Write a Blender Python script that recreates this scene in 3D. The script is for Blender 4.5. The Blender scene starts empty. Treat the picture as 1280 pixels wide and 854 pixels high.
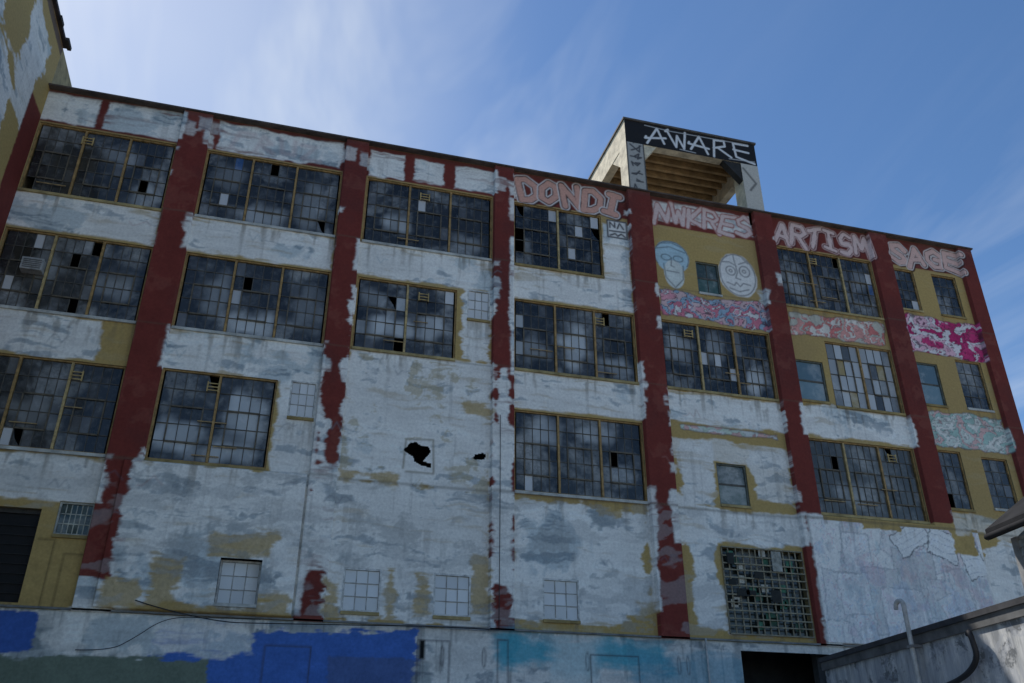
import bpy, math, random
import numpy as np
from mathutils import Vector
random.seed(7)
R=math.radians
SC=bpy.context.scene
COL=SC.collection
SC.view_settings.view_transform='Standard'
SC.view_settings.look='None'
SC.view_settings.exposure=0

# ------------------------------------------------------------------ helpers
def empty(name):
    o=bpy.data.objects.new(name,None); COL.objects.link(o); return o
def link(name,me,parent=None,mats=()):
    o=bpy.data.objects.new(name,me); COL.objects.link(o)
    for m in mats: me.materials.append(m)
    if parent: o.parent=parent
    return o
class MB:
    def __init__(s): s.v=[];s.f=[];s.c=[];s.m=[]
    def face(s,pts,c=(.5,.5,.5),m=0):
        b=len(s.v); s.v+=[tuple(p) for p in pts]; s.f.append(tuple(range(b,b+len(pts)))); s.c.append(c); s.m.append(m)
    def box(s,x0,x1,y0,y1,z0,z1,c=(.5,.5,.5),m=0,M=None):
        P=[(x0,y0,z0),(x1,y0,z0),(x1,y1,z0),(x0,y1,z0),(x0,y0,z1),(x1,y0,z1),(x1,y1,z1),(x0,y1,z1)]
        if M: P=[M(Vector(p)) for p in P]
        b=len(s.v); s.v+=[tuple(p) for p in P]
        for f in ((0,3,2,1),(4,5,6,7),(0,1,5,4),(1,2,6,5),(2,3,7,6),(3,0,4,7)):
            s.f.append(tuple(b+i for i in f)); s.c.append(c); s.m.append(m)
    def prism(s,poly,axis_pts,c=(.5,.5,.5),m=0):
        n=len(poly); b=len(s.v); d=Vector(axis_pts)
        s.v+=[tuple(p) for p in poly]+[tuple(Vector(p)+d) for p in poly]
        s.f.append(tuple(b+i for i in range(n))); s.f.append(tuple(b+n+i for i in reversed(range(n))))
        for i in range(n):
            j=(i+1)%n; s.f.append((b+i,b+n+i,b+n+j,b+j))
        for _ in range(n+2): s.c.append(c); s.m.append(m)
    def obj(s,name,parent,mats):
        me=bpy.data.meshes.new(name); me.from_pydata(s.v,[],s.f)
        a=me.color_attributes.new('Col','FLOAT_COLOR','CORNER')
        k=0
        arr=np.ones((len(me.loops),4),np.float32)
        for f,c in zip(s.f,s.c):
            arr[k:k+len(f),:3]=np.asarray(c); k+=len(f)   # one colour, or one per corner
        a.data.foreach_set('color',arr.ravel())
        o=link(name,me,parent,mats)
        me.polygons.foreach_set('material_index',s.m)
        me.update(); return o

# ------------------------------------------------------------------ numpy noise
def vn(x,y,seed):
    rs=np.random.RandomState(seed); T=rs.rand(256,256).astype(np.float32)
    xi=np.floor(x).astype(int); yi=np.floor(y).astype(int)
    fx=x-xi; fy=y-yi; fx=fx*fx*(3-2*fx); fy=fy*fy*(3-2*fy)
    a=T[yi&255,xi&255]; b=T[yi&255,(xi+1)&255]; c=T[(yi+1)&255,xi&255]; d=T[(yi+1)&255,(xi+1)&255]
    return (a*(1-fx)+b*fx)*(1-fy)+(c*(1-fx)+d*fx)*fy
def fbm(x,y,seed,o=4):
    s=0;a=.5;t=0
    for i in range(o):
        s=s+a*vn(x*2**i+17.3*i,y*2**i+9.1*i,seed+i); t+=a; a*=.55
    return s/t
def ss(a,b,x):
    t=np.clip((x-a)/(b-a),0,1); return t*t*(3-2*t)

class Paint:
    """painter working in metres on a wall sheet"""
    def __init__(s,U,Z,base,seed=0):
        s.U=U;s.Z=Z; s.C=np.empty(U.shape+(3,),np.float32); s.C[:]=base
        s.n1=fbm(U*.9,Z*1.1,seed+1)-.5
        s.n2=fbm(U*3.1,Z*3.6,seed+9)-.5
        s.st=fbm(U*.45+Z*.05,Z*4.2+U*.25+2.4*s.n1,seed+20,4)   # roller strokes
        s.fs=fbm(U*1.1,Z*13+3.5*s.n1,seed+23,3)                 # bristle lines
        s.pt=fbm(U*1.3+1.5*s.n1,Z*1.7+1.5*s.n2,seed+25,4)       # blotches
        s.sv=fbm(U*6,Z*.6+2*s.n1,seed+30,4)                     # drips
        s.n3=fbm(U*.35,Z*.45,seed+40,3)
        s.n4=fbm(U*9,Z*9,seed+44,3)-.5
    def put(s,al,col):
        al=np.clip(al,0,1)[...,None]; s.C[:]=s.C*(1-al)+np.asarray(col,np.float32)*al
    def whitecol(s):
        if hasattr(s,'_w'): return s._w
        t=ss(.32,.58,s.st*.35+s.n3*.35+s.pt*.3)[...,None]
        a=np.array((.74,.72,.67)); b=np.array((.87,.85,.79))
        c=a*(1-t)+b*t
        c=c*(1+.12*s.n2[...,None]+.20*(s.fs-.5)[...,None])
        g=ss(.54,.64,s.n3*.5+s.pt*.5)[...,None]          # thin grey coat
        c=c*(1-g*np.array((.34,.27,.22)))
        k=(ss(.58,.65,s.st)*ss(.44,.58,s.pt))[...,None]   # dark dragged strokes
        c=c*(1-k*np.array((.46,.41,.36)))
        d=ss(.64,.74,s.sv)[...,None]*.16
        s._w=c*(1-d); return s._w
    def sd(s,r):
        return np.maximum(np.maximum(r[0]-s.U,s.U-r[1]),np.maximum(r[2]-s.Z,s.Z-r[3]))
    def white(s,r,amp=.45,strength=1.0,soft=.05,vert=False,bias=0):
        m=s.sd(r)+s.n1*2*amp+s.n2*amp*.5+(s.st-.5)*amp*.9+(s.fs-.5)*amp*.5+bias
        al=1-ss(-soft,soft,m)
        thin=ss(.27,.40,s.st*.6+s.fs*.4+.25*s.n1)
        edge=ss(0,.5,-m)
        al=al*(1-(1-thin)*(.7-.40*edge))
        s.put(al*strength,s.whitecol())
    def col(s,r,c,amp=.1,soft=.03,strength=1):
        m=s.sd(r)+s.n1*2*amp+s.n2*amp+(s.fs-.5)*amp*1.0
        s.put((1-ss(-soft,soft,m))*strength,np.asarray(c)*(1+.3*s.n2[...,None]+.15*s.n4[...,None]))
    def strokes(s,polys,rad,c,soft=.03,alpha=1,wob=0):
        pts=[p for q in polys for p in q]
        x0=min(p[0] for p in pts)-rad-.2;x1=max(p[0] for p in pts)+rad+.2
        z0=min(p[1] for p in pts)-rad-.2;z1=max(p[1] for p in pts)+rad+.2
        iu=np.where((s.U[0]>x0)&(s.U[0]<x1))[0]; iz=np.where((s.Z[:,0]>z0)&(s.Z[:,0]<z1))[0]
        if len(iu)==0 or len(iz)==0: return
        sl=(slice(iz[0],iz[-1]+1),slice(iu[0],iu[-1]+1))
        U=s.U[sl];Z=s.Z[sl]; D=np.full(U.shape,9.)
        for q in polys:
            for a,b in zip(q[:-1],q[1:]):
                dx=b[0]-a[0];dz=b[1]-a[1];L=dx*dx+dz*dz+1e-9
                t=np.clip(((U-a[0])*dx+(Z-a[1])*dz)/L,0,1)
                D=np.minimum(D,np.hypot(U-a[0]-t*dx,Z-a[1]-t*dz))
        D=D+s.n2[sl]*wob
        al=(1-ss(rad-soft,rad+soft,D))[...,None]*alpha
        s.C[sl]=s.C[sl]*(1-al)+np.asarray(c,np.float32)*al
    def quad(s,cx,cz,w,h,ang,c,line=None,la=.4):
        ca,sa=math.cos(ang),math.sin(ang)
        x=(s.U-cx)*ca+(s.Z-cz)*sa; z=-(s.U-cx)*sa+(s.Z-cz)*ca
        m=np.maximum(np.abs(x)-w/2,np.abs(z)-h/2)+s.n2*.2+s.n4*.1
        s.put((1-ss(-.02,.02,m))*.9,np.asarray(c)*(1+.25*s.n2[...,None]+.2*s.n4[...,None]))
        if line: s.put((1-ss(.0,.04,np.abs(m)))*la,line)
        return m,x,z
    def piece(s,r,pal,seed,amp=.18,scale=1.6,line=(.05,.03,.05),la=.8):
        m=s.sd(r)+s.n1*2*amp+s.n2*amp
        al=1-ss(-.03,.03,m)
        w=fbm(s.U*scale+1.2*s.n2,s.Z*scale*1.1+2*s.n1,seed,3)
        k=(w-.2)*8; q=np.floor(k).astype(int)
        pc=np.asarray(pal,np.float32)[q%len(pal)]
        fr=np.abs(k-np.round(k)); ln=1-ss(.04,.16,fr)
        c=pc*(1-ln[...,None]*la)+np.asarray(line)*ln[...,None]*la
        c=c*(1+.4*s.n2[...,None])
        s.put(al,c)
        s.put((1-ss(.0,.05,np.abs(m)))*.5,line)

def sheet(name,P,X,Y,Z,keep,parent,mat):
    nz,nu=P.U.shape
    idx=np.arange(nz*nu).reshape(nz,nu)
    f=np.stack([idx[:-1,:-1],idx[:-1,1:],idx[1:,1:],idx[1:,:-1]],-1)[keep]
    nf=len(f)
    me=bpy.data.meshes.new(name)
    me.vertices.add(nz*nu); me.vertices.foreach_set('co',np.stack([X,Y,Z],-1).astype(np.float32).ravel())
    me.loops.add(nf*4); me.loops.foreach_set('vertex_index',f.astype(np.int32).ravel())
    me.polygons.add(nf); me.polygons.foreach_set('loop_start',np.arange(0,nf*4,4,dtype=np.int32))
    me.polygons.foreach_set('loop_total',np.full(nf,4,np.int32))
    me.update(calc_edges=True)
    a=me.color_attributes.new('Col','FLOAT_COLOR','POINT')
    c=np.ones((nz*nu,4),np.float32); c[:,:3]=np.clip(P.C,0.004,.87).reshape(-1,3)
    a.data.foreach_set('color',c.ravel())
    me.validate()
    return link(name,me,parent,[mat])

LET={
'D':[[(0,-.05),(.05,1),(.5,1.05),(.95,.72),(.9,.25),(.5,0),(0,-.05)]],
'O':[[(.45,0),(.05,.25),(.05,.75),(.45,1),(.9,.75),(.9,.25),(.45,0)]],
'N':[[(0,-.1),(.05,1),(.8,0),(.9,1.1)]],'I':[[(.45,0),(.4,1)],[(.1,1.02),(.75,.95)],[(.05,.05),(.8,-.05)]],
'S':[[(.95,.8),(.6,1.05),(.15,.85),(.2,.58),(.75,.42),(.9,.15),(.5,-.05),(-.05,.12)]],
'A':[[(-.05,-.1),(.42,1),(.95,0)],[(.15,.35),(.8,.3)]],
'G':[[(.9,.8),(.45,1),(.05,.7),(.05,.3),(.45,0),(.9,.1),(.92,.5),(.5,.48)]],
'E':[[(.95,1.05),(.05,.95),(.0,0),(.95,-.05)],[(.05,.5),(.75,.52)]],
'T':[[(-.05,.95),(.95,1.05)],[(.45,1),(.5,-.05)]],'M':[[(-.05,0),(.1,1),(.45,.35),(.8,1.05),(.98,-.05)]],
'W':[[(0,1),(.2,0),(.45,.7),(.7,0),(.9,1)]],'R':[[(0,-.05),(0,1),(.6,1.05),(.9,.75),(.6,.5),(0,.5)],[(.4,.5),(1.0,-.08)]],
'K':[[(0,0),(0,1)],[(.9,1),(.05,.45),(.9,0)]],
}
def word(P,txt,u0,u1,z0,z1,r,fill,outl,ow=.06,shadow=None,jit=.05,soft=.03,over=1.0,lift=0):
    w=(u1-u0)/len(txt)
    for i,ch in enumerate(txt):
        k=random.uniform(-jit,jit)*1.3; k2=random.uniform(-jit,jit); lz=random.uniform(-lift,lift)
        sxx=over*random.uniform(.94,1.08)
        q_=r+ow*.6
        T=lambda p:(u0+i*w+q_+p[0]*sxx*(w-1.9*q_)/.9+k*(p[1]-.5), z0+r+lz+p[1]*(z1-z0-2*r)+k2*(p[0]-.4))
        polys=[[T(p) for p in q] for q in LET[ch]]
        if shadow:
            P.strokes([[ (p[0]+.05,p[1]-.06) for p in q] for q in polys],r+ow,shadow,soft)
            P.strokes(polys,r+ow,outl,soft); P.strokes(polys,r+.012,shadow,.02)
            P.strokes(polys,r-.02,fill,.025,wob=.08)
        else:
            P.strokes(polys,r+ow,outl,soft); P.strokes(polys,r,fill,soft,wob=.08)

# ------------------------------------------------------------------ materials
def nm(name):
    m=bpy.data.materials.new(name); m.use_nodes=True
    nt=m.node_tree; b=nt.nodes['Principled BSDF']; return m,nt,b
def N(nt,t,**k):
    n=nt.nodes.new(t)
    for a,v in k.items(): setattr(n,a,v)
    return n
def noise(nt,vec,scale,detail=3,rough=.6,dist=0):
    n=N(nt,'ShaderNodeTexNoise'); n.inputs['Scale'].default_value=scale; n.inputs['Detail'].default_value=detail
    n.inputs['Roughness'].default_value=rough; n.inputs['Distortion'].default_value=dist
    if vec: nt.links.new(vec,n.inputs['Vector'])
    return n.outputs['Fac']
def ramp(nt,fac,a,b,va=0.,vb=1.):
    r=N(nt,'ShaderNodeMapRange'); r.inputs['From Min'].default_value=a; r.inputs['From Max'].default_value=b
    r.inputs['To Min'].default_value=va; r.inputs['To Max'].default_value=vb
    nt.links.new(fac,r.inputs['Value']); return r.outputs['Result']
def mapping(nt,sc=(1,1,1),rot=(0,0,0)):
    t=N(nt,'ShaderNodeTexCoord'); m=N(nt,'ShaderNodeMapping'); m.inputs['Scale'].default_value=sc; m.inputs['Rotation'].default_value=rot
    nt.links.new(t.outputs['Object'],m.inputs['Vector']); return m.outputs['Vector']
def mulcol(nt,c,f):
    m=N(nt,'ShaderNodeVectorMath',operation='MULTIPLY'); nt.links.new(c,m.inputs[0]); nt.links.new(f,m.inputs[1]); return m.outputs[0]
def M2(nt,op,a,b,cl=False):
    m=N(nt,'ShaderNodeMath',operation=op,use_clamp=cl)
    for i,x in enumerate((a,b)):
        if isinstance(x,(int,float)): m.inputs[i].default_value=x
        else: nt.links.new(x,m.inputs[i])
    return m.outputs[0]
def mix(nt,f,a,b):
    m=N(nt,'ShaderNodeMix',data_type='RGBA')
    if isinstance(f,float): m.inputs[0].default_value=f
    else: nt.links.new(f,m.inputs[0])
    for i,x in ((6,a),(7,b)):
        if isinstance(x,tuple): m.inputs[i].default_value=x+(1,)
        else: nt.links.new(x,m.inputs[i])
    return m.outputs[2]
def colattr(nt):
    a=N(nt,'ShaderNodeAttribute'); a.attribute_name='Col'; return a.outputs['Color']
def paintmat(name):
    m,nt,b=nm(name); c=colattr(nt)
    v=mapping(nt,(1,1,1))
    f=ramp(nt,noise(nt,v,12,4,.65),.3,.7,.84,1.10)
    nt.links.new(mulcol(nt,c,f),b.inputs['Base Color']); b.inputs['Roughness'].default_value=.8; b.inputs['Specular IOR Level'].default_value=.2
    return m
def plain(name,c,rough=.7,var=.25,sc=3,attr=False,spec=.3):
    m,nt,b=nm(name); v=mapping(nt)
    if attr: base=colattr(nt)
    else:
        rgb=N(nt,'ShaderNodeRGB'); rgb.outputs[0].default_value=c+(1,); base=rgb.outputs[0]
    f=ramp(nt,noise(nt,v,sc,4,.65),.3,.7,1-var,1+var)
    nt.links.new(mulcol(nt,base,f),b.inputs['Base Color']); b.inputs['Roughness'].default_value=rough; b.inputs['Specular IOR Level'].default_value=spec
    return m
M_paint=paintmat('painted_masonry')
M_frame=plain('sash_steel_paint',(.5,.4,.2),.6,.45,6,attr=True)
M_conc=plain('concrete_attr',(.5,.5,.5),.85,.4,2.2,attr=True)
M_ground=plain('asphalt',(.055,.053,.05),.9,.3,1.2)
M_roof=plain('bitumen_roof',(.03,.03,.032),.95,.3,2,spec=.05)
def glassmat():
    m,nt,b=nm('dust_reflection_glass'); c=colattr(nt); v=mapping(nt,(1,1,1)); v2=mapping(nt,(.9,1,.8))
    n1=noise(nt,v2,.62,4,.62,.3); n2=noise(nt,v,5,4,.7)
    d=ramp(nt,n1,.50,.68,0,.6); d2=ramp(nt,n2,.5,.75,0,.14)  # dust and whitewash blotches, with patchy sky reflections put into the colour
    sc=M2(nt,'MULTIPLY',M2(nt,'MAXIMUM',d,d2),ramp(nt,n2,.35,.6,.4,1))
    nt.links.new(mix(nt,sc,c,(.56,.57,.56)),b.inputs['Base Color'])
    nt.links.new(M2(nt,'ADD',sc,.14),b.inputs['Roughness'])
    b.inputs['IOR'].default_value=1.5
    return m
M_glass=glassmat()

# ------------------------------------------------------------------ factory facade
B=empty('graffiti_factory_building')
ZR=22.6; U0=-9.0; U1=27.6
YEL=(.46,.32,.12); RED=(.18,.035,.026)
PIL=[(-4.7,-3.75),(.85,1.65),(6.35,7.08),(11.65,12.6),(17.1,17.92),(22.45,23.32),(26.9,27.6)]
W=[]  # u0,u1,z0,z1,nsec,cols,rows,style
def win(*a): W.append(a)
z1,z2,z3=(18.5,21.2),(14.35,17.05),(10.1,12.85)
win(-8.97,-4.73,*z1,3,5,5,'std'); win(-3.72,.82,*z1,3,5,5,'std'); win(1.72,6.3,*z1,3,5,5,'std')
win(7.12,10.55,*z1,2,5,5,'broken'); win(14.34,15.3,18.45,19.85,1,2,2,'sash'); win(17.97,22.4,*z1,3,5,5,'std')
win(23.38,24.42,19.15,21.1,1,3,4,'std'); win(25.3,26.5,19.15,21.1,1,3,4,'std')
win(-8.97,-4.73,*z2,3,5,5,'std'); win(-3.72,.82,*z2,3,5,5,'std'); win(1.72,5.1,14.4,17.05,2,5,5,'smear')
win(5.46,6.26,16.0,17.15,1,3,3,'white'); win(7.12,11.6,*z2,3,5,5,'smear'); win(12.65,17.05,*z2,3,5,5,'std')
win(17.97,19.2,14.5,16.15,1,1,2,'sash'); win(19.45,22.4,14.4,17.1,2,4,4,'pale'); win(23.4,24.45,14.95,16.75,1,1,2,'sash'); win(25.37,26.6,15.0,17.1,1,3,4,'std')
win(-8.97,-4.73,*z3,3,5,5,'std'); win(-3.72,-.4,10.1,12.95,2,5,5,'smear'); win(.0,.8,11.8,13.0,1,3,3,'white')
win(7.12,11.62,*z3,3,5,5,'std'); win(14.24,15.36,10.25,11.7,1,1,2,'sash'); win(17.97,22.4,10.25,13.0,3,5,5,'dusty')
win(23.4,24.5,10.85,13.1,1,3,4,'std'); win(25.4,26.58,11.0,13.0,1,3,4,'std')
win(-8.97,-6.0,6.0,8.45,2,5,5,'black'); win(-5.6,-4.72,7.8,8.7,1,6,3,'bars')
win(-1.25,-.15,6.2,7.4,1,3,3,'white'); win(2.1,3.18,6.2,7.4,1,3,3,'white'); win(4.7,5.8,6.2,7.4,1,3,3,'white'); win(8.0,9.15,6.25,7.45,1,3,3,'white')
win(14.05,17.0,6.1,8.8,1,12,11,'lattice')
# whitewash smeared over the glass: (u, z, half width, half height, strength)
SMEAR=[(-1.7,18.9,.8,.4,.55),(-.1,19.6,.6,1.0,.35),(-2.9,20.3,.5,.5,.25),(2.9,19.5,.45,.45,.6),(5.4,19.0,.5,.4,.35),(-1.4,14.8,1.0,.4,.75),(-2.6,15.6,.5,.8,.35),(.3,15.6,.5,.8,.3),
(3.0,15.3,1.0,.38,.9),(4.3,15.5,.6,.45,.7),(2.3,16.3,.4,.4,.4),(9.3,15.5,.55,.8,.8),(10.9,14.9,.6,.4,.5),(7.9,15.2,.5,.5,.35),(-3.0,10.9,.8,.45,.7),(-1.2,11.6,.55,.9,.7),(-1.6,10.5,.9,.3,.7),
(8.2,12.2,.5,.5,.6),(10.0,12.3,.7,.3,.5),(10.8,11.0,.5,.4,.35),(-5.3,18.95,.6,.45,.5),(-6.4,20.4,.5,.4,.3),(-5.6,15.5,.6,.5,.35),(-7.6,15.9,.5,.5,.25),(13.3,16,.5,.6,.45),(16.3,15,.5,.4,.7),(14.8,16.2,.4,.6,.3),
(-6.9,11.2,.7,.5,.3),(19.5,11.0,.6,.5,.3),(21.8,20.2,.4,.5,.35),(18.6,19.4,.4,.5,.3)]
def smear(u,z):
    n=.55*math.sin(u*5.1+z*3.3)*math.sin(z*4.7-u*2.2)
    s=0
    for a,b,ru,rz,k in SMEAR:
        d=math.hypot((u-a)/ru,(z-b)/rz)+n*.6
        if d<1.25: s=max(s,k*min(1,max(0,(1.25-d)/.6)))
    return s
OPEN=[w[:4] for w in W]+[(3.62,4.55,10.45,11.5)*1]+[(14.3,17.4,0,5.6)]
PANELS=[(-4.2,.78,5.95,9.95,.26),(17.35,24.2,5.95,10.1,.2)]
def axis(a,b,step,feat):
    feat=sorted(set(round(f,4) for f in feat)); F=np.array(feat)
    L=np.arange(a,b+step*.5,step)
    L=np.array([x for x in L if np.min(np.abs(F-x))>step*.35])
    return np.sort(np.concatenate([L,F]))
fu=[U0,U1]; fz=[0,ZR]
for o in OPEN: fu+=[o[0],o[1]]; fz+=[o[2],o[3]]
for p in PIL:
    for e in p:
        if e<27.5: fu+=[e-.0015,e+.0015]
for p in PANELS: fu+=[p[0]-.0015,p[0]+.0015,p[1]-.0015,p[1]+.0015]; fz+=[p[2]-.0015,p[2]+.0015,p[3]-.0015,p[3]+.0015]
fz+=[5.8485,5.8515]
ua=axis(U0,U1,.036,fu); za=np.concatenate([np.arange(0,4,.4),axis(4.0,ZR,.036,[z for z in fz if z>=4]+[4.0])])
za=np.unique(np.round(za,4))
U,Z=np.meshgrid(ua,za)
Yo=np.zeros(U.shape)
for p in PIL: Yo[(U>p[0])&(U<p[1])&(Z>5.85)]=-.18
for p in PANELS: Yo[(U>p[0])&(U<p[1])&(Z>p[2])&(Z<p[3])]=-p[4]
Yo[Z<5.85]=-.10
P=Paint(U,Z,YEL,3)
P.put(ss(.45,.7,P.n3)*.35,(.33,.23,.11))
P.put(ss(.6,.75,P.st)*.3,(.45,.36,.2))
for p in PIL:
    P.col((p[0]-.02,p[1]+.02,5.8,ZR),RED,.0,.008)
P.col((U0,U1,21.25,ZR),RED,.0,.02)
P.put(((Yo==-.18)|(Z>21.25))*ss(.5,.75,P.n3+.4*P.n2)*.45,(.10,.03,.026))
P.put(((Yo==-.18)|(Z>21.25))*ss(.58,.68,P.pt)*.3,(.28,.09,.065))
w=P.white
for r in [(-9.2,-7.35,21.3,22.5),(-7.1,-4.6,21.35,22.5),(-3.45,.75,21.3,22.5),(1.75,3.0,21.3,22.45),(3.35,4.5,21.4,22.4),(4.85,6.4,21.35,22.35)]: w(r,.15,soft=.04)
w((-9.5,-4.75,17.1,18.45),.12); w((-3.9,.85,17.1,18.4),.14); w((1.5,6.3,17.15,18.45),.12); w((7.1,11.6,17.15,18.4),.1)
w((10.6,11.62,17.2,20.9),.15); w((5.2,6.4,14.3,17.3),.35,bias=.12)
w((-9.5,-5.6,12.9,14.3),.2); w((-3.8,.9,12.95,14.3),.12); w((1.6,6.4,9.9,14.4),.25,bias=.0); w((7.1,11.7,12.95,14.25),.12)
w((12.6,17.1,13.05,14.2),.2); w((17.9,22.5,13.1,14.35),.2)
w((-.3,.9,9.9,14.0),.2)
w((12.9,14.1,10.1,12.4),.3); w((15.5,17.0,10.4,12.4),.3,.9); w((12.6,17.1,11.8,12.5),.25,.8)
w((-9.5,-4.6,8.75,9.95),.2); w((1.6,6.4,5.95,10.2),.4); w((7.0,11.5,6.3,9.75),.4); w((12.6,17.3,8.95,10.15),.2); w((12.9,13.95,6.2,9.2),.3)
w((-3.95,.85,6.1,10.0),.35,bias=-.02); w((-5.0,-3.9,5.7,6.7),.3,bias=.05); w((.0,1.0,6,13),.2,.8)
# over the piers
w((.85,1.7,7.3,10.3),.3); w((.8,1.4,10.3,11.8),.3,bias=.15); w((6.3,7.1,7.2,12.2),.3); w((6.3,7.1,12,14.5),.3,bias=.22); w((1.5,1.72,13,16),.3)
w((12.4,12.75,8.8,10.4),.2); w((11.5,11.8,6.6,9.8),.2); w((6.95,7.1,14,19.5),.15); w((17.7,18.1,13,14.4),.2)
for _ in range(30):
    p=random.choice(PIL[:5]); z=random.uniform(9,22); e=random.choice(p); h=random.uniform(.2,.8); w((e-.14,e+.14,z,z+h),.2,.85,bias=.02)
for (a,b,z,h) in ((-4.9,-4.3,21.6,.5),(-4.1,-3.5,21.9,.45),(.6,1.2,21.7,.5),(1.4,1.9,21.5,.6),(6.2,6.7,21.5,.5),(6.9,7.3,20.2,.5)): w((a,b,z,z+h),.2,.6)
for (e,a,b) in ((.85,13.2,14.5),(1.65,17.2,18.4),(6.35,17.2,18.3),(6.35,13,14.2),(11.65,13,14.2),(12.6,13.0,14.2),(-3.75,17.2,18.3),(-4.7,9,9.9)):
    for k in range(3):
        z=random.uniform(a,b); w((e-.2,e+.2,z,z+.2),.2,.7)
for r in [(-4.0,-3.2,5.9,6.7),(-2.9,-2.2,6.0,7.3),(-1.6,.1,7.4,8.0),(-.1,.7,5.9,6.6),(1.65,2.05,5.9,7.0),(3.3,3.6,6.0,7.5),(4.2,4.6,6.2,7.3),(5.9,6.3,6.4,8.0),(11.0,11.65,5.9,6.9),(-.4,.1,6,6.6),(9.9,10.7,9.5,10.1),(1.7,3.4,10.0,10.25),(5.4,6.3,12.4,13.0)]: P.col(r,YEL,.3,.07,.8)
P.put(((U>1.7)&(U<6.3)&(Z>9.9)&(Z<14.2))*ss(.57,.65,P.pt+.2*(P.fs-.5))*.6,(.44,.36,.20))
P.put(((U>-4)&(U<11.6)&(Z>6)&(Z<9.9))*ss(.57,.67,P.pt+.35*(P.fs-.5))*.45,(.32,.33,.32))
P.put(((U>-9)&(U<17)&(Z>6)&(Z<10))*ss(.56,.63,fbm(U*.7+P.Z*.3,Z*2.6-U*.4+2*P.n1,300,4))*.35,(.40,.41,.40))
# right hand canvas wall
w((17.3,24.3,5.7,10.1),.15)
inR=(P.sd((17.4,24.1,5.95,9.95))<0)
P.put(inR*1.0,(.86,.84,.79))
sr=random.Random(5)
for k in range(20):
    cx=sr.uniform(17.8,24);cz=sr.uniform(6.3,9.6); v=sr.uniform(.66,.87); a=sr.uniform(-.15,.15) if sr.random()<.5 else sr.uniform(-.6,.6)
    wq,hq=sr.uniform(.7,1.7),sr.uniform(.9,2.2)
    if cx<20.5: a*=.3
    m,x,z=P.quad(cx,cz,wq,hq,a,(v,v*.98,v*.94),(.28,.30,.33),.55)
pc=[(.32,.48,.68),(.66,.36,.38),(.25,.28,.34),(.42,.60,.64),(.68,.46,.56)]
for k in range(5):
    wv=fbm(P.U*2.6+k*7,P.Z*1.6+1.2*P.n1,200+k*9,3); P.put(inR*(1-ss(.0,.012,np.abs(wv-.5)))*.45,pc[k])
    P.put(inR*ss(.66,.72,fbm(P.U*1.3+k*3,P.Z*1.1,260+k*5,3))*.25,pc[k])
P.put(inR*ss(.59,.66,P.sv+.2*P.n4)*.3,(.36,.38,.42))
for (cx,cz,wq,hq,a) in ((21.3,9.55,1.5,.8,.5),(22.6,9.4,1.2,1.0,-.35),(23.7,8.9,.9,1.1,.3)):
    m,x,z=P.quad(cx,cz,wq,hq,a,(.87,.86,.82),(.08,.09,.10),.9)
    P.put((m<-.08)*(1-ss(.0,.03,np.abs(np.sin(z*14+5*P.n1)*.12)))*.55,(.25,.28,.36))
P.C[~inR & (U>17.95)&(U<24.3)&(Z>9.95)&(Z<10.2)]=YEL
P.col((19.4,21.0,9.7,10.2),YEL,.18); P.col((23.1,24.0,9.2,10.2),YEL,.18); w((24.2,27,6.5,9.6),.4,bias=.0)
w((23.4,26.9,9.9,10.6),.3,.6)
# pieces
PK=[(.70,.68,.66),(.60,.20,.26),(.30,.42,.52),(.64,.46,.46),(.70,.33,.38)]
P.piece((12.75,17.05,17.2,18.3),PK,101,scale=2.0)
P.piece((18.05,22.35,17.2,18.25),[(.74,.68,.60),(.62,.20,.18),(.52,.50,.42),(.70,.34,.30)],111,la=.45,scale=1.8)
P.piece((23.4,26.9,17.2,18.85),[(.58,.05,.18),(.78,.48,.55),(.76,.70,.70),(.48,.03,.14)],121,scale=1.5)
P.piece((23.4,26.9,13.3,14.7),[(.58,.64,.58),(.72,.72,.66),(.38,.54,.48),(.68,.45,.42)],131,la=.5)
P.piece((13.0,16.8,12.75,13.0),[(.66,.68,.64),(.66,.42,.38),(.54,.62,.52)],141,la=.3,amp=.1)
def oval(cx,cz,rx,rz,n=28,a0=0,a1=2*math.pi): return [(cx+rx*math.cos(a0+(a1-a0)*i/n),cz+rz*math.sin(a0+(a1-a0)*i/n)) for i in range(n+1)]
def fill(cx,cz,rx,rz,c):
    d=np.hypot((P.U-cx)/rx,(P.Z-cz)/rz)+P.n1*.3; P.put(1-ss(.95,1.03,d),np.asarray(c)*(1+.3*P.n2[...,None]))
fill(13.35,19.85,.72,.72,(.44,.60,.66)); fill(13.4,19.1,.42,.62,(.66,.70,.66))
bk=(.03,.03,.04)
P.strokes([oval(13.35,19.85,.7,.7,28,-.5,3.7),oval(13.12,19.8,.2,.13),oval(13.62,19.8,.2,.13),[(12.75,20.15),(13.3,20.3),(13.95,20.12)],[(13.1,19.2),(13.6,19.18)],[(13.35,19.8),(13.3,19.45),(13.42,19.4)],[(13.0,19.5),(13.05,18.9),(13.4,18.5),(13.75,18.9),(13.8,19.5)],[(12.9,20.4),(13.4,20.5),(13.8,20.35)]],.022,bk,.03,.7)
fill(16.1,19.5,.78,.95,(.76,.74,.70))
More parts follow.
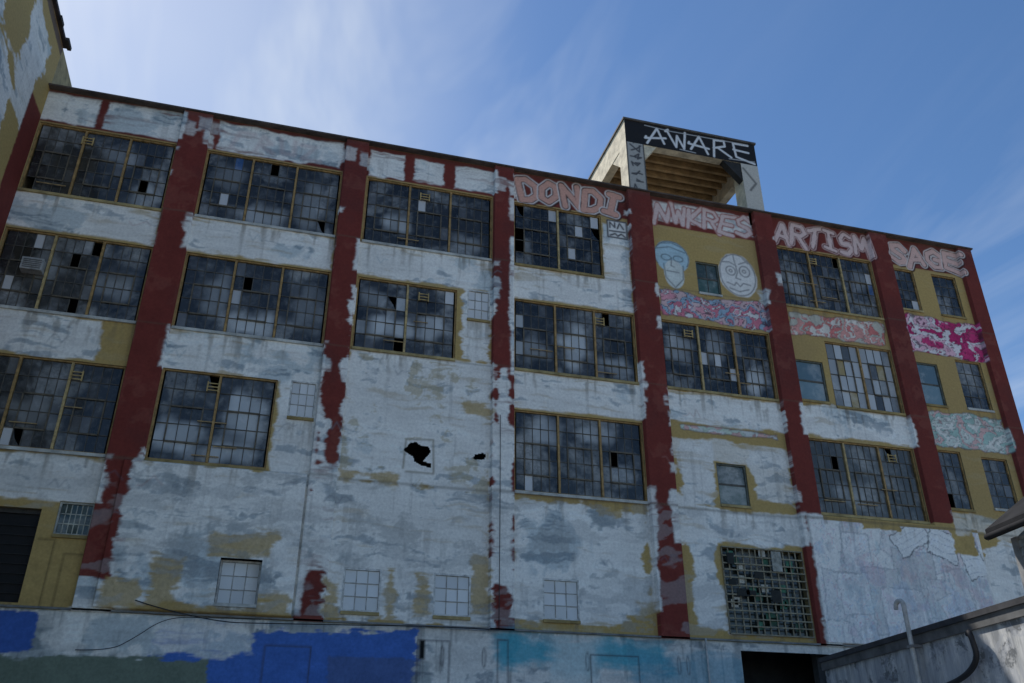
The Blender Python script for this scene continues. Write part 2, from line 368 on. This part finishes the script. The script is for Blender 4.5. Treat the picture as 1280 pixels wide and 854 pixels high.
P.strokes([oval(16.1,19.5,.76,.93),oval(15.82,19.65,.2,.2),oval(16.42,19.7,.22,.24),oval(15.82,19.65,.06,.06),oval(16.4,19.7,.07,.07),[(15.6,19.1),(15.9,19.0),(16.0,19.15),(16.15,18.98),(16.3,19.15),(16.6,19.1)],[(15.45,20.0),(15.8,20.05),(16.1,19.9)],[(16.2,20.0),(16.6,20.2)],[(16.0,20.4),(16.1,19.6),(16.0,19.35),(16.2,19.3)],[(15.7,18.85),(16.1,18.75),(16.5,18.9)],[(15.6,20.2),(15.75,20.35)],[(16.4,20.3),(16.6,20.1)]],.024,bk,.03,.7)
# words along the parapet
word(P,'DONDI',7.15,11.45,21.30,22.45,.14,(.66,.36,.28),(.78,.70,.66),.06,(.05,.02,.02),jit=.2,over=1.2,lift=.04)
w((12.8,17.0,21.5,22.4),.14,.85)
word(P,'NWKRES',12.75,16.95,21.35,22.35,.08,(.70,.54,.50),(.38,.13,.11),.045,jit=.24,over=1.15,lift=.06)
word(P,'ARTISM',18.0,22.4,21.36,22.45,.11,(.72,.54,.50),(.68,.46,.42),.05,(.10,.02,.02),jit=.22,over=1.18,lift=.05)
word(P,'SAGE',23.35,26.95,21.33,22.4,.13,(.70,.46,.40),(.78,.68,.63),.055,(.06,.02,.02),jit=.22,over=1.15,lift=.04)
P.strokes([[(-3.0,21.5),(-2.8,22.2),(-2.3,22.2)],[(-2.2,21.5),(-2.0,22.2),(-1.7,21.9),(-2.1,21.8),(-1.6,21.5)],[(-1.4,22.2),(-1.3,21.6),(-.9,21.6),(-.9,22.2)],[(-.7,22.1),(-.2,22.1),(-.6,21.5),(0,21.5)]],.08,(.56,.42,.40),.08,.45)
P.col((10.78,11.6,20.3,21.1),(.72,.70,.66),.0)
P.strokes([[(10.9,20.75),(10.9,21.0),(11.1,20.78),(11.1,21.0)],[(11.2,20.75),(11.3,21.0),(11.45,20.75)],[(10.88,20.6),(11.5,20.62)],[(10.9,20.4),(11.1,20.5),(11.2,20.4),(11.35,20.52),(11.5,20.4)],[(10.8,20.32),(11.58,20.32),(11.58,21.08),(10.8,21.08),(10.8,20.32)]],.03,bk,.03)
for _ in range(34):
    u=random.uniform(-8,16);z=random.choice([13.6,17.7,9.2,8.2,11.5])+random.uniform(-.3,.3)
    q=[(u+i*.13,z+random.uniform(-.16,.16)) for i in range(random.randint(4,8))]
    P.strokes([q],.018,random.choice([(.2,.3,.34),(.4,.22,.2),(.12,.14,.18)]),.03,.4)
for z in (10.02,14.3,18.45,9.98): P.put((1-ss(.01,.05,np.abs(P.Z-z+.03*P.n1)))*.35*(Z<18.9),(.12,.10,.07))
for ww in W:
    m=((U>ww[0]-.05)&(U<ww[1]+.05)&(Z<ww[2])&(Z>ww[2]-1.1))
    P.put(m*ss(.52,.7,P.sv)*ss(1.1,.1,ww[2]-Z)*.45,(.18,.14,.09))
P.put(ss(.25,0,ZR-Z)*.3,(.1,.08,.07))
P.strokes([[(3.6,10.5),(3.65,11.45),(4.5,11.5),(4.55,10.5)],[(4.5,11.5),(4.55,10.4),(3.7,10.4)]],.03,(.26,.22,.15),.03,.7)
# yellow pier between the black doorway and panel
P.col((-5.95,-4.72,5.9,7.7),YEL,.0,.02); P.strokes([[(-5.9,7.65),(-5.5,7.65),(-5.5,5.9)],[(-5.2,5.9),(-5.2,7.3),(-4.75,7.3)]],.02,(.10,.07,.03),.03,.7)
# base storey
low=Z<5.85
P.put(low*1.0,P.whitecol()*.85)
P.put(low*ss(.56,.68,P.sv)*.4,(.14,.15,.15))
P.put(low*ss(.50,.66,P.pt)*.4,(.20,.22,.22))
P.col((-9,-5.4,4.75,5.84),(.055,.13,.42),.12); P.col((-2.6,4.2,4.0,5.65),(.065,.16,.48),.3,.05); P.col((-9,-1.2,0,4.75),(.17,.21,.16),.2)
P.col((2,4.3,4.2,4.9),(.10,.12,.18),.25,strength=.5)
P.col((6.7,11.9,4.9,5.7),(.05,.38,.48),.35,.25,.85); P.col((10.8,14.4,4.0,5.4),(.12,.34,.44),.4,.3,.6); P.col((8.2,9.6,4.5,5.8),(.60,.68,.66),.4,.3,.8)
w((-4.8,.0,4.9,5.84),.35,.9)
for r in [(4.3,5.2,0,5.5),(6.6,6.9,0,5.6),(9.4,10.9,0,5.3),(.2,1.4,0,5.2)]:
    P.strokes([[(r[0],4),(r[0],r[3]),(r[1],r[3]),(r[1],4)]],.02,(.06,.06,.07),.03,.8)
P.col((4.35,4.5,5.0,5.5),(.01,.01,.01),.0)
for u in (5.0,6.2,9.3,12.2,12.5): P.strokes([oval(u,5.1,.05,.25)],.016,(.05,.05,.06),.03,.7)
uc=(U[:-1,:-1]+U[1:,1:])/2; zc=(Z[:-1,:-1]+Z[1:,1:])/2
keep=np.ones(uc.shape,bool)
for i,o in enumerate(OPEN):
    if i==len(W):  # smashed opening, ragged diamond
        q=fbm(uc*3.2,zc*3.2,8,2)-.5
        a=np.abs(uc-4.02+.3*(zc-11.1))/.46+np.abs(zc-11.08)/.42+.9*q
        hole=a<.85; keep&=~hole
        hole2=(np.abs(uc-4.2)<.28)&(np.abs(zc-10.72+.3*(uc-4.2))<.09+.2*q); keep&=~hole2
    else: keep&=~((uc>o[0])&(uc<o[1])&(zc>o[2])&(zc<o[3]))
d=np.hypot((uc-6.0)/.2,(zc-11.1)/.1)+1.4*(fbm(uc*4,zc*4,6,3)-.5); keep&=~(d<1)
sheet('painted_facade',P,U,Yo,Z,keep,B,M_paint)

# reveals, sills, sashes
fr=MB(); gl=MB(); sl=MB()
for (a,b,c,d,ns,nc,nr,stl) in W:
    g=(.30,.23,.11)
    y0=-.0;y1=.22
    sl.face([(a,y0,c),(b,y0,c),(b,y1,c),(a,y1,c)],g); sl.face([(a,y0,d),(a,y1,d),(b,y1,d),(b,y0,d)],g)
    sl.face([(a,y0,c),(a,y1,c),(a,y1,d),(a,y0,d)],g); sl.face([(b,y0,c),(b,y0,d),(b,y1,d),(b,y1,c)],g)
    if stl not in('lattice','black'):
        sc=random.choice([(.30,.22,.09),(.36,.28,.13),(.46,.46,.42)]); 
        yb=-.26 if c<8 and -4.2<a<.7 else 0
        sl.box(a+.003,b-.003,yb-.06,yb-.002,c-.09,c-.002,sc)
    tan=(.32,.20,.075); steel=(.085,.078,.065)
    if stl=='white': tan=(.56,.56,.53); steel=(.34,.33,.30)
    if stl=='sash': tan=(.12,.13,.11)
    if stl=='bars': tan=(.40,.40,.36); steel=(.42,.42,.36)
    if stl=='lattice':
        for i in range(nc+1):
            x=a+(b-a)*i/nc; j=random.uniform(-.03,.03); fr.box(x-.02+j,x+.02+j,-.05,-.02,c,d+.02,(.22,.19,.13))
        for i in range(nr+1):
            z=c+(d-c)*i/nr; j=random.uniform(-.03,.03); fr.box(a,b,-.085,-.055,z-.02+j,z+.02+j,(.25,.22,.15))
        for k in range(22):
            x=a+(b-a)*random.random()*.92;z=c+(d-c)*random.random()*.92
            fr.box(x,x+.24,-.018,-.005,z,z+.24,random.choice([(.45,.42,.35),(.05,.16,.10),(.03,.10,.06),(.03,.08,.05)]))
        for k in range(6):
            x=a+(b-a)*random.random()*.85; z=c+(d-c)*random.random()*.85
            fr.box(x,x+random.uniform(.2,.5),-.11,-.09,z,z+random.uniform(.1,.4),(.012,.014,.012))
        fr.box(a+1.75,a+2.1,-.13,-.112,d-.7,d-.05,(.30,.30,.26))
        gl.face([(a,.2,c),(b,.2,c),(b,.2,d),(a,.2,d)],(.015,.02,.015)); continue
    if stl=='black':
        fr.box(a,b,.14,.2,d-.12,d,(.05,.045,.04)); fr.box((a+b)/2-.04,(a+b)/2+.04,.14,.2,c,d-.12,(.03,.03,.03))
        for k in range(9): fr.box(a,b,.16,.18,c+.25*k,c+.25*k+.02,(.02,.02,.02))
        fr.box(a,b,.21,.24,c,d,(.008,.008,.009)); continue
    y=.10
    if stl=='white': y=.05
    fr.box(a,a+.05,y-.05,y+.05,c,d,tan); fr.box(b-.05,b,y-.05,y+.05,c,d,tan)
    fr.box(a+.05,b-.05,y-.05,y+.05,c,c+.05,tan); fr.box(a+.05,b-.05,y-.05,y+.05,d-.05,d,tan)
    sw=(b-a-.1)/ns
    hz=random.uniform(.6,1.3)
    for s in range(ns):
        sa=a+.05+s*sw; sb=sa+sw
        if s>0: 
            mc=tan if random.random()<.7 else (.42,.31,.14)
            fr.box(sa-.035,sa+.035,y-.07,y+.04,c+.05,d-.05,mc); 
        pw=(sw-(.08 if ns>1 else 0))/nc; x0=sa+(.04 if ns>1 else 0); ph=(d-c-.1)/nr
        for i in range(1,nc):
            fr.box(x0+i*pw-.012,x0+i*pw+.012,y-.015,y+.015,c+.05,d-.05,steel)
        for j in range(1,nr):
            th=.012 if stl!='sash' else .035
            fr.box(x0,x0+nc*pw,y-.02,y+.012,c+.05+j*ph-th,c+.05+j*ph+th,steel)
        if ns>1 and nc>=4:
            va=x0+pw; vb=x0+(nc-1)*pw; vz=c+.05+ph*1; vt=c+.05+ph*3
            k=(.12,.10,.07)
            for (p0,p1,q0,q1) in ((va,vb,vz-.025,vz+.025),(va,vb,vt-.025,vt+.025),(va-.02,va+.022,vz,vt),(vb-.022,vb+.02,vz,vt)):
                fr.box(p0,p1,y-.045,y-.021,q0,q1,k)
        for i in range(nc):
            for j in range(nr):
                pa=x0+i*pw+.008; pb=pa+pw-.016; qa=c+.05+j*ph+.008; qb=qa+ph-.016
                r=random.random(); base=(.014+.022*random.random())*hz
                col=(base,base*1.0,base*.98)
                if r<.12: v=random.uniform(.05,.14); col=(v,v,v)
                if r<.016: v=random.uniform(.4,.6); col=(v,v,v)
                if .14<r<.146: col=(.03,.08,.20)
                miss=.012
                if stl=='broken': miss=.04; col=tuple(x*.4 for x in col) if r>.03 else col
                if stl=='pale':
                    v=random.choice([.5,.35,.2,.1,.06,.45]); col=(v*.97,v,v)
                    if r<.12: col=(.35,.26,.1)
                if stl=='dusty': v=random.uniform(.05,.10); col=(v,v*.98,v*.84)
                if stl=='smear' and 1<=j<=3 and r<.07: v=random.uniform(.15,.45); col=(v*.95,v,v*1.02)
                if stl=='white': v=random.uniform(.58,.72); col=(v,v*1.0,v*.98)
                if stl=='sash': col=(.05,.10,.08) if j==0 else (.04,.06,.05)
                if stl=='sash' and a>17: col=(.16,.24,.27) if j==0 else (.10,.16,.19)
                if stl=='bars': col=(.02,.04,.03)
                if stl in('white','sash','bars'): miss=0
                r2=random.random()
                if r2<miss: continue
                ty=random.uniform(-.009,.009); tx=random.uniform(-.005,.005)
                if stl in('white','sash','bars','broken') or r2<miss+.008:
                    pts=[(pa,y+tx,qa),(pb,y-tx,qa),(pb,y-tx+ty,qb),(pa,y+tx+ty,qb)]
                    if stl not in('white','sash','bars') and r2<miss+.008:
                        e=random.uniform(.3,.7); pts=[pts[0],pts[1],(pa+(pb-pa)*e,y,qa+(qb-qa)*random.uniform(.2,.5)),pts[3]]
                    gl.face(pts,col)
                else:
                    k=random.uniform(.75,1.1)
                    nx,nz_=2,3
                    def cc(u,z):
                        s_=min(.95,smear(u,z)*k); return tuple(col[q]*(1-s_)+(.58,.60,.60)[q]*s_ for q in range(3))
                    def pp(fu_,fz_): return (pa+(pb-pa)*fu_, y+tx*(1-2*fu_)+ty*fz_, qa+(qb-qa)*fz_)
                    for m_ in range(nx):
                        for n_ in range(nz_):
                            F=[(m_/nx,n_/nz_),((m_+1)/nx,n_/nz_),((m_+1)/nx,(n_+1)/nz_),(m_/nx,(n_+1)/nz_)]
                            pts=[pp(*q) for q in F]; gl.face(pts,[cc(p[0],p[2]) for p in pts])
    if ns==3 and random.random()<.6 or stl=='smear':
        for _ in range(random.randint(1,3)):
            x=random.uniform(a+.3,b-1.2); z=random.uniform(c+.2,c+(d-c)*.5)
            L=random.uniform(.4,.9)
            fr.box(x,x+L,y-.075,y-.05,z,z+.03,(.32,.22,.10))
        x=random.uniform(a+.4,b-.8)
        for k in range(3): fr.box(x+.04,x+.32,y-.09,y-.06,d-.35-k*.11,d-.32-k*.11,(.42,.30,.12))
        fr.box(x,x+.04,y-.09,y-.06,d-.60,d-.28,(.42,.30,.12)); fr.box(x+.32,x+.36,y-.09,y-.06,d-.60,d-.28,(.42,.30,.12))
    if (a,d)==(-8.97,17.05):
        fr.box(-8.2,-7.6,-.25,y-.02,15.55,15.95,(.30,.30,.29)); 
        for k in range(5): fr.box(-8.15,-7.65,-.26,-.251,15.6+k*.065,15.63+k*.065,(.1,.1,.1))
sl.obj('window_reveals_and_sills',B,[M_conc]); fr.obj('steel_window_sashes',B,[M_frame]); gl.obj('window_panes',B,[M_glass])

# shell, roof, parapet
sh=MB(); g=(.32,.27,.18)
sh.box(U0-14,U1,24,24.3,0,ZR,g); sh.box(U1-.3,U1-.002,.02,24,0,ZR,g); sh.box(U0-.3,U0-.002,.3,24,0,ZR,g)
sh.box(U0,U1-.3,.3,24,21.75,21.95,(.08,.08,.08))
sh.box(U0,U1-.3,.02,.3,21.5,ZR,g)
sh.box(U0,U1+.05,-.24,.34,ZR,ZR+.06,(.09,.07,.06))
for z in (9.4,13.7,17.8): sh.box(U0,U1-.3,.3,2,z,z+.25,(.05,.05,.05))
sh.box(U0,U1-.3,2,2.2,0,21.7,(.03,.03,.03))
for p in PIL[:-1]: sh.box(p[0]+.1,p[1]-.1,.31,.6,0,21.4,(.08,.08,.08))
sh.box(U0,U1,-.18,-.105,5.86,5.91,(.20,.20,.19))
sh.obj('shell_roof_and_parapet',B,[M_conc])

def tube(name,pts,r,mat,parent,smooth=True):
    cu=bpy.data.curves.new(name,'CURVE'); cu.dimensions='3D'; cu.bevel_depth=r; cu.bevel_resolution=3
    sp=cu.splines.new('NURBS' if smooth else 'POLY'); sp.points.add(len(pts)-1)
    for q,p in zip(sp.points,pts): q.co=(*p,1)
    if smooth: sp.use_endpoint_u=True; sp.order_u=3
    o=bpy.data.objects.new(name,cu); COL.objects.link(o); cu.materials.append(mat); o.parent=parent; return o
M_cable=plain('cable_black',(.025,.025,.028),.6,.2); M_pipe=plain('pipe_grey',(.42,.43,.42),.5,.25,8)
tube('cable',[(-3.2,-.32,6.15),(-2.6,-.3,5.98),(-1.0,-.3,5.7),(0,-.3,5.72),(3,-.3,5.8),(5,-.3,5.86),(6.6,-.3,5.84)],.014,M_cable,B)
tube('cable_2',[(-4.4,-.14,4.9),(-3.6,-.2,4.9),(-3.1,-.2,5.2),(-2.4,-.3,5.75),(-1.5,-.3,5.8),(0,-.3,5.82)],.010,M_cable,B)
tube('cable_3',[(6.6,-.22,5.9),(6.62,-.22,10),(6.6,-.22,12.5)],.010,M_cable,B)
tube('conduit',[(13.1,-.2,5.9),(13.1,-.2,4.4)],.03,M_pipe,B)

# ------------------------------------------------------------------ rooftop tower frame
T=empty('rooftop_water_tank_frame')
tb=MB(); cr=(.60,.53,.39); br=(.26,.16,.08); bl=(.03,.03,.03)
ta,tbx,td,tz=11.83,17.77,4.7,26.3
zb=25.15
for x0,x1 in ((ta,ta+.78),(tbx-.78,tbx)):
    for y0,y1 in ((.0,.7),(td-.7,td)):
        tb.box(x0,x1,y0,y1,22.0,zb,cr)
tb.box(ta,tbx,0,.35,zb,tz,cr); tb.box(ta,tbx,td-.35,td,zb,tz,cr)
tb.box(ta,ta+.35,.35,td-.35,zb,tz,cr); tb.box(tbx-.35,tbx,.35,td-.35,zb,tz,cr)
tb.box(ta+.35,tbx-.35,.35,td-.35,tz-.2,tz,br)
tb.box(ta-.06,tbx+.06,-.06,td+.06,tz+.001,tz+.09,(.10,.09,.08))
y=.5
while y<td-.5:
    tb.box(ta+.35,tbx-.35,y,y+.14,tz-.62,tz-.2,(.36,.24,.12)); y+=.46
for y0,dy in ((.02,.3),(td-.32,.3)):
    tb.prism([(ta+.78,y0,zb),(ta+1.35,y0,zb),(ta+.78,y0,zb-.75)],(0,dy,0),cr)
    tb.prism([(tbx-.78,y0,zb),(tbx-.78,y0,zb-.9),(tbx-1.6,y0,zb)],(0,dy,0),bl if y0<1 else cr)
for x0 in (ta+.02,tbx-.32):
    tb.prism([(x0,.7,zb),(x0,.7,zb-.8),(x0,1.5,zb)],(.3,0,0),cr)
    tb.prism([(x0,td-.7,zb),(x0,td-1.5,zb),(x0,td-.7,zb-.8)],(.3,0,0),cr)
tb.obj('concrete_frame',T,[M_conc])
def smallsheet(name,u0,u1,z0,z1,y,step,base,fn,parent):
    ua=np.linspace(u0,u1,int((u1-u0)/step)+2); za=np.linspace(z0,z1,int((z1-z0)/step)+2)
    UU,ZZ=np.meshgrid(ua,za); p=Paint(UU,ZZ,base,60); fn(p)
    return sheet(name,p,UU,np.full(UU.shape,y),ZZ,np.ones((len(za)-1,len(ua)-1),bool),parent,M_paint)
def fa(p):
    a,b,z0_,z1_=ta+.95,tbx-.15,zb+.18,tz-.1
    G={'A':[[(-.1,-.05),(.45,1),(.98,-.05)],[(-.25,.3),(1.05,.34)],[(-.25,.3),(-.2,.42)]],
       'W':[[(-.15,1.0),(.2,-.05),(.45,.75),(.7,-.05),(1.05,1.1)],[(-.25,.9),(-.05,1.05)]],
       'R':[[(0,-.1),(.05,1.05),(.7,1.0),(.75,.62),(0,.5)],[(.3,.5),(1.15,-.15)]],
       'E':[[(1.05,1.1),(.05,.95),(0,.02),(1.15,-.1)],[(-.05,.5),(.95,.58)]]}
    n=5; wd_=(b-a)/n
    for i,ch in enumerate('AWARE'):
        T_=lambda q:(a+i*wd_+.12+q[0]*(wd_-.26)+.12*(q[1]-.5)*math.sin(i*4+1),z0_+.05+q[1]*(z1_-z0_-.1)+.14*math.sin(i*2.3+1)*(q[0]-.5))
        p.strokes([[T_(q) for q in s_] for s_ in G[ch]],.05,(.72,.72,.72),.018)
    p.strokes([[(ta+.9,tz-.1),(ta+2,tz-.16),(tbx-.3,tz-.08)],[(ta+2.4,zb+.12),(ta+3.1,zb+.08)],[(tbx-1.3,zb+.12),(tbx-.1,zb+.2)]],.02,(.5,.5,.5),.02)
smallsheet('painted_fascia',ta,tbx,zb,tz,-.006,.025,(.02,.02,.022),fa,T)
def fb(p):
    p.C[:]=(.40,.39,.36)
    for i in range(9):
        z=22.7+i*.4
        q=[(ta+.1+random.random()*.55,z+random.random()*.35) for _ in range(6)]
        p.strokes([q],.035,(.03,.03,.04),.03,.9)
    p.strokes([[(ta+.02,22.6),(ta+.02,26)],[(ta+.76,22.6),(ta+.76,26)]],.03,(.04,.04,.04),.03)
smallsheet('tagged_column_face',ta,ta+.78,22.7,zb-.003,-.006,.03,(.4,.38,.34),fb,T)
def fc(p): 
    p.strokes([[(tbx-.7,24.9),(tbx-.2,24.2),(tbx-.5,23.8)]],.05,(.05,.05,.05),.04,.7)
smallsheet('column_face',tbx-.78,tbx,22.7,zb-.003,-.006,.03,(.55,.52,.46),fc,T)

# ------------------------------------------------------------------ taller wing at left
G_=empty('factory_wing_building')
YS=np.arange(-14,.001,.06); YS[-1]=0
zs=np.concatenate([np.arange(0,9,.5),np.arange(9,24.51,.06)]); zs[-1]=24.5
A_,Zw=np.meshgrid(YS,zs); Pw=Paint(A_,Zw,YEL,90)
Pw.white((-14,-2.4,9,20.5),.6,bias=.1); Pw.white((-3.0,-.9,19.6,23.6),.5,.9); Pw.white((-14,-5,20,23),.8,.9)
Pw.col((-1.3,0.3,0,21.4),RED,.06); Pw.col((-14,.3,24.1,24.5),(.16,.11,.08),.08)
Pw.white((-1.0,0,9,12.5),.3,.8)
sheet('painted_wing_wall',Pw,np.full(A_.shape,U0+.0),A_,Zw,np.ones((len(zs)-1,len(YS)-1),bool),G_,M_paint)
wg=MB(); wg.box(U0-14,U0-.003,-14,0,0,24.48,(.36,.29,.15)); wg.box(U0-14,U0-.003,0.002,23.9,22.7,24.48,(.36,.29,.15))
wg.box(U0-14,U0+.12,-14.1,.03,24.5,24.62,(.06,.05,.05))
y=-13.5
while y<0: wg.box(U0+.12,U0+.12+random.uniform(.03,.16),y,y+random.uniform(.2,.5),24.47,24.60,(.05,.045,.04)); y+=random.uniform(.5,1.3)
wg.obj('wing_volume',G_,[M_conc])

# ------------------------------------------------------------------ low outbuilding at right
S=empty('low_outbuilding')
def shedmat():
    m,nt,b=nm('stained_white_render'); v=mapping(nt); vs=mapping(nt,(3,3,.5))
    c=mix(nt,ramp(nt,noise(nt,vs,1.6,4,.7),.38,.62),(.56,.56,.55),(.24,.25,.26))
    c=mix(nt,ramp(nt,noise(nt,v,1.5,5,.75),.54,.61,0,.85),c,(.09,.10,.11))
    c=mix(nt,ramp(nt,noise(nt,v,2.3,3,.6,1.5),.495,.51,0,.4),c,(.36,.38,.42))
    nt.links.new(c,b.inputs['Base Color']); b.inputs['Roughness'].default_value=.8; return m
M_shed=shedmat()
p0=Vector((12.8,-6.5)); p1=Vector((11.55,-17.0)); d=(p1-p0); L=d.length; d.normalize(); n=Vector((-d.y,d.x))
if n.x<0: n=-n
def SM(p):
    q=p0+d*p.x+n*p.y; return (q.x,q.y,p.z)
sb=MB()
sb.box(0,L,0,10,0,4.4,m=0,M=SM)
sb.box(-.08,L+.08,-.09,10.08,4.4,4.5,(.05,.05,.055),m=1,M=SM)
sb.box(-.05,L+.05,-.05,-.002,4.22,4.399,(.12,.12,.12),m=1,M=SM)
X2=6.6; ez=5.62
sb.box(X2,L,.5,8,4.5,ez,m=0,M=SM)
for i in range(7): sb.box(X2-.02,L+.02,.47,.498,4.53+i*.15,4.53+i*.15+.12,(.30,.32,.33),m=1,M=SM)
sb.box(X2-.04,X2+.1,.44,.499,4.5,ez,(.25,.25,.25),m=1,M=SM)
sb.obj('walls',S,[M_shed,M_conc])
rf=MB()
P8=[SM(Vector(q)) for q in ((X2-.25,.15,ez),(L+.4,.15,ez),(L+.4,4.2,8.4),(X2-.25,4.2,8.4),(X2-.25,8.4,ez),(L+.4,8.4,ez))]
Q8=[(x,y,z+.2) for x,y,z in P8]
for A in (P8,Q8):
    rf.face([A[0],A[1],A[2],A[3]]); rf.face([A[3],A[2],A[5],A[4]])
rf.face([P8[0],P8[1],Q8[1],Q8[0]]); rf.face([P8[0],P8[3],Q8[3],Q8[0]]); rf.face([P8[3],P8[4],Q8[4],Q8[3]]); rf.face([P8[1],P8[2],Q8[2],Q8[1]]); rf.face([P8[4],P8[5],Q8[5],Q8[4]])
rf.face([SM(Vector(q)) for q in ((X2,.5,ez-.01),(X2,7.9,ez-.01),(X2,4.2,8.35))],m=1)
rf.obj('pitched_roof',S,[M_roof,M_shed])
tube('gutter',[SM(Vector((X2-.2,.1,ez+.05))),SM(Vector((L+.4,.1,ez+.05)))],.05,M_roof,S,False)
V=empty('vent_pipe')
def sp(x,y,z): return SM(Vector((x,y,z)))
tube('riser',[sp(4.0,-.22,0),sp(4.0,-.22,4.85),sp(4.0,-.22,5.0),sp(3.93,-.25,5.06),sp(3.8,-.27,5.0),sp(3.8,-.27,4.9)],.045,M_pipe,V)
bk_=MB(); 
for z in (2,3.4,4.15): bk_.box(3.92,4.08,-.28,-.06,z,z+.05,(.2,.2,.2),M=SM)
bk_.obj('brackets',V,[M_conc])
Gk=empty('gooseneck_conduit')
tube('conduit_pipe',[sp(5.6,-.12,4.15),sp(5.75,-.2,4.2),sp(5.8,-.2,4.0),sp(5.75,-.14,3.7),sp(5.2,-.12,3.45),sp(4.6,-.1,3.4)],.05,M_cable,Gk)
tube('conduit_run',[sp(4.6,-.1,3.4),sp(3.5,-.1,3.35),sp(3.5,-.1,0)],.035,M_cable,Gk,False)

# ------------------------------------------------------------------ ground
me=bpy.data.meshes.new('ground'); s=3000; me.from_pydata([(-s,-s,0),(s,-s,0),(s,s,0),(-s,s,0)],[],[(0,1,2,3)]); link('ground',me,None,[M_ground])
M_yard=plain('yard_concrete',(.45,.42,.36),.9,.3,.8)
me=bpy.data.meshes.new('yard_pavement'); me.from_pydata([(-9,-90,.004),(60,-90,.004),(60,-.15,.004),(-9,-.15,.004)],[],[(0,1,2,3)]); link('yard_pavement',me,None,[M_yard])

# ------------------------------------------------------------------ light
EL,AZ=52,-34   # elevation, azimuth from +Y toward +X
sd=Vector((math.sin(R(AZ))*math.cos(R(EL)),math.cos(R(AZ))*math.cos(R(EL)),math.sin(R(EL))))
L_=bpy.data.lights.new('sun','SUN'); L_.energy=5; L_.angle=R(.5); L_.color=(1,.95,.87)
so=bpy.data.objects.new('sun',L_); COL.objects.link(so); so.rotation_euler=sd.to_track_quat('Z','Y').to_euler(); so.location=(0,0,60)
wd=bpy.data.worlds.new('World'); SC.world=wd; wd.use_nodes=True; nt=wd.node_tree
bg=nt.nodes['Background']; sky=N(nt,'ShaderNodeTexSky'); sky.sky_type='NISHITA'; sky.sun_disc=False
sky.sun_elevation=R(EL); sky.sun_rotation=R(AZ); sky.air_density=1.0; sky.dust_density=.6; sky.ozone_density=2.6; sky.altitude=900
tc=N(nt,'ShaderNodeTexCoord'); sx=N(nt,'ShaderNodeSeparateXYZ'); nt.links.new(tc.outputs['Generated'],sx.inputs[0])
mxz=M2(nt,'MAXIMUM',sx.outputs[2],.12)
cmb=N(nt,'ShaderNodeCombineXYZ')
for i in (0,1): nt.links.new(M2(nt,'DIVIDE',sx.outputs[i],mxz),cmb.inputs[i])
mp=N(nt,'ShaderNodeMapping'); mp.inputs['Scale'].default_value=(2.4,.6,1); mp.inputs['Rotation'].default_value=(0,0,R(-6)); nt.links.new(cmb.outputs[0],mp.inputs[0])
c1=ramp(nt,noise(nt,mp.outputs[0],1.1,5,.58,.5),.46,.80,0,.75)
def dotw(dirv,a,b,va,vb):
    dp=N(nt,'ShaderNodeVectorMath',operation='DOT_PRODUCT'); nt.links.new(tc.outputs['Generated'],dp.inputs[0]); dp.inputs[1].default_value=Vector(dirv).normalized()
    r=ramp(nt,dp.outputs['Value'],a,b,va,vb); r.node.interpolation_type='SMOOTHSTEP'; return r
w1=M2(nt,'ADD',dotw((.0,.74,.67),.92,1.0,.05,.85),dotw((.84,.62,.40),.95,1.0,0,.45))
mm=M2(nt,'MULTIPLY',c1,w1)
w2=dotw((-.33,.74,.56),.82,1.0,0,.45)
m2=M2(nt,'MULTIPLY',w2,ramp(nt,noise(nt,cmb.outputs[0],1.3,3,.6),.3,.65,.55,1))
ma=M2(nt,'ADD',mm,m2,True)
hs=N(nt,'ShaderNodeHueSaturation'); hs.inputs['Saturation'].default_value=1.14; nt.links.new(sky.outputs[0],hs.inputs['Color'])
cm=mix(nt,ma,hs.outputs[0],(5.6,6.0,6.4))
nt.links.new(cm,bg.inputs['Color']); bg.inputs['Strength'].default_value=.15

# ------------------------------------------------------------------ camera
cd=bpy.data.cameras.new('camera'); cam=bpy.data.objects.new('camera',cd); COL.objects.link(cam)
cd.sensor_width=36; cd.lens=1091/1280*36; cd.clip_end=8000; cam.location=(0,-25.3,1.6); cam.rotation_euler=(R(90+27.6),0,R(-15.57))
SC.camera=cam
